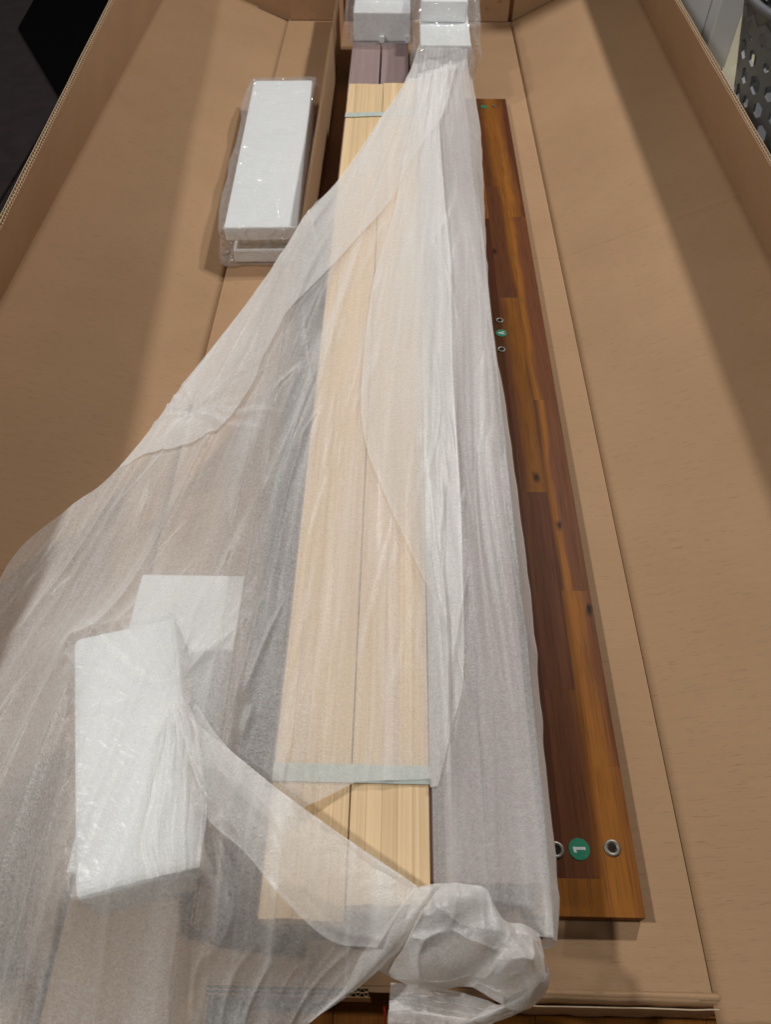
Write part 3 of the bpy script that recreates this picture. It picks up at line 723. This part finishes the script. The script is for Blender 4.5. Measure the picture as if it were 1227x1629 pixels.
c4 = [(-0.0084, 0.0800, 0.0900), (0.0148, 0.0695, 0.1000), (0.0365, 0.0655, 0.1020), (0.0639, 0.0687, 0.1000), (0.0831, 0.0589, 0.1120), (0.0943, 0.0535, 0.1120), (0.1067, 0.0538, 0.1060), (0.1154, 0.0575, 0.0960)]
Pbun = loft([c0, c1, c2, c3, c4], 110, 130)
put_film('bunched_end', grid_mesh(crumple(Pbun, .0042, 2.6, 5.5, 91, 6)), 0, .55)
c0 = [(0.1250, 0.0807, 0.1180), (0.1267, 0.0713, 0.1080), (0.1204, 0.0616, 0.0980), (0.1010, 0.0519, 0.0900), (0.0765, 0.0445, 0.0840), (0.0493, 0.0369, 0.0800)]
c1 = [(0.1166, 0.0775, 0.1260), (0.1154, 0.0692, 0.1220), (0.1081, 0.0609, 0.1140), (0.0906, 0.0548, 0.1040), (0.0731, 0.0494, 0.0960), (0.0489, 0.0424, 0.0900)]
c2 = [(0.1115, 0.0752, 0.1200), (0.1091, 0.0679, 0.1180), (0.1022, 0.0613, 0.1080), (0.0880, 0.0569, 0.0980), (0.0804, 0.0568, 0.0920), (0.0642, 0.0471, 0.0850)]
put_film('curled_ribbon', grid_mesh(crumple(loft([c0, c1, c2], 30, 90), .002, 3, 5, 64)), 0, .55)
c0 = [(0.0030, 0.0739, 0.0620), (0.0200, 0.0722, 0.0740), (0.0429, 0.0696, 0.0780), (0.0778, 0.0622, 0.0820), (0.0927, 0.0567, 0.0800)]
c1 = [(0.0022, 0.0645, 0.0580), (0.0228, 0.0625, 0.0660), (0.0487, 0.0589, 0.0620), (0.0738, 0.0540, 0.0660), (0.0883, 0.0497, 0.0700)]
c2 = [(0.0018, 0.0547, 0.0600), (0.0228, 0.0531, 0.0640), (0.0456, 0.0509, 0.0660), (0.0659, 0.0487, 0.0660), (0.0834, 0.0449, 0.0660)]
put_film('lower_fold', grid_mesh(crumple(loft([c0, c1, c2], 50, 70), .005, 4, 3, 67)), 0, .55)
c0 = [(0.0013, 0.0547, 0.0660), (0.0252, 0.0532, 0.0700), (0.0478, 0.0514, 0.0720), (0.0689, 0.0492, 0.0720)]
c1 = [(0.0009, 0.0468, 0.0700), (0.0249, 0.0449, 0.0750), (0.0473, 0.0436, 0.0760), (0.0722, 0.0424, 0.0760)]
c2 = [(0.0006, 0.0368, 0.0620), (0.0252, 0.0350, 0.0660), (0.0477, 0.0342, 0.0660), (0.0777, 0.0340, 0.0660)]
put_film('lower_fold', grid_mesh(crumple(loft([c0, c1, c2], 30, 50), .002, 2, 4, 70)), 0, .55)

# ------------------------------------------------------------------ things standing on the room floor around the box
# grey laundry basket with hexagonal holes
bk = tag(empty('laundry_basket', (1.0, 1.82, -.08)), 'dark grey plastic basket pierced with hexagonal holes at the upper right', 'basket')
bcx, bcy, rad0, rad1, z0, z1 = .985, 1.82, .190, .255, -.075, .205
bm = bmesh.new()
NC, rows = 30, 10
sx = 1.0 / NC; sy = sx * 2 * math.pi * .225 * math.sqrt(3) / 2 / (z1 - z0 - .05)
def cyl(uu, vv, off=0):
    a = uu * 2 * math.pi; z = z0 + .012 + vv * (z1 - z0 - .055); r = rad0 + (rad1 - rad0) * (z - z0) / (z1 - z0) + off
    return (bcx + r * math.cos(a), bcy + r * math.sin(a), z)
nrow = int(1 / sy)
for j in range(nrow + 1):
    for i in range(NC):
        cu = (i + .5 * (j % 2)) * sx; cv = j * sy * (1.0 / (nrow * sy)) if False else j / nrow
        rr = random.choice((.12, .20, .27, .33, .40))
        oh, ih = [], []
        for k in range(6):
            a = math.pi / 3 * k + math.pi / 6
            for Lst, q in ((oh, .5775), (ih, rr)):
                Lst.append(bm.verts.new(cyl(cu + q * sx * math.cos(a), cv + q * math.sin(a) * (1 / nrow) / (math.sqrt(3) / 2))))
        for k in range(6): bm.faces.new((oh[k], oh[(k + 1) % 6], ih[(k + 1) % 6], ih[k]))
bmesh.ops.remove_doubles(bm, verts=bm.verts, dist=.0006)
bmesh.ops.recalc_face_normals(bm, faces=bm.faces)
o = put('basket_wall', bm, M_basket, bk)
sm = o.modifiers.new('solid', 'SOLIDIFY'); sm.thickness = .006; sm.offset = 0
def ring(name, prof, parent, m, cx0, cy0, n=72):
    bm = bmesh.new()
    V = [[bm.verts.new((cx0 + r * math.cos(2 * math.pi * i / n), cy0 + r * math.sin(2 * math.pi * i / n), z)) for i in range(n)] for r, z in prof]
    for p, q in zip(V, V[1:] + V[:1]):
        for i in range(n): bm.faces.new((p[i], p[(i + 1) % n], q[(i + 1) % n], q[i]))
    bmesh.ops.recalc_face_normals(bm, faces=bm.faces)
    return put(name, bm, m, parent, True)
ring('rim', [(.2420, .150), (.2460, .152), (.2560, .205), (.2640, .206), (.2640, .216), (.2500, .217), (.2440, .208), (.2360, .152)], bk, M_basket, bcx, bcy)
ring('base', [(.02, -.079), (.196, -.079), (.200, -.050), (.190, -.052), (.02, -.072)], bk, M_basket, bcx, bcy)
# white cabinet farther back
wc = tag(empty('white_cabinet', (1.0, 2.9, -.08)), 'plain white cabinet standing behind the right edge of the box', 'cabinet')
boxo('carcass', (.806, .870, 2.20, 2.9, -.075, .9), M_white, wc, .004)
boxo('door', (.600, .805, 2.26, 2.9, -.075, .9), M_white, wc, .004)
# dark bench at the left; black sheet stands for a dark reflection on it
db = tag(empty('dark_bench', (-1.1, 1.4, -.08)), 'dark brown black lacquered low bench along the left side of the box', 'bench')
boxo('top', (-1.60, -.6560, .60, 2.9, .105, .135), M_black, db, .003)
boxo('front_board', (-.6520, -.600, .60, 2.9, .100, .134), M_black, db, .003)
boxo('carcass', (-1.58, -.640, .62, 2.88, -.079, .104), M_black, db)
pad = [(-0.8691, 2.1209, 0.1400), (-0.8433, 1.8383, 0.1400), (-0.6323, 1.4614, 0.1400), (-0.5857, 1.4934, 0.1400), (-0.5884, 1.8571, 0.1400), (-0.6679, 2.0032, 0.1400), (-0.7167, 2.1238, 0.1400)]  # outline of the dark reflection, built as a thin black sheet
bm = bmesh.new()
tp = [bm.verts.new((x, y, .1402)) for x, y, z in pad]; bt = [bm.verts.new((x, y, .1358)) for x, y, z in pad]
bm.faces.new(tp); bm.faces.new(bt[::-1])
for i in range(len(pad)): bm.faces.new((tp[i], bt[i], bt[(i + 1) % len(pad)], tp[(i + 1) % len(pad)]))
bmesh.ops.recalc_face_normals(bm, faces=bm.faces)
tag(put('reflection_sheet', bm, M_black2), 'thin pure black sheet standing in for a dark reflection on the bench at the upper left', 'pad')
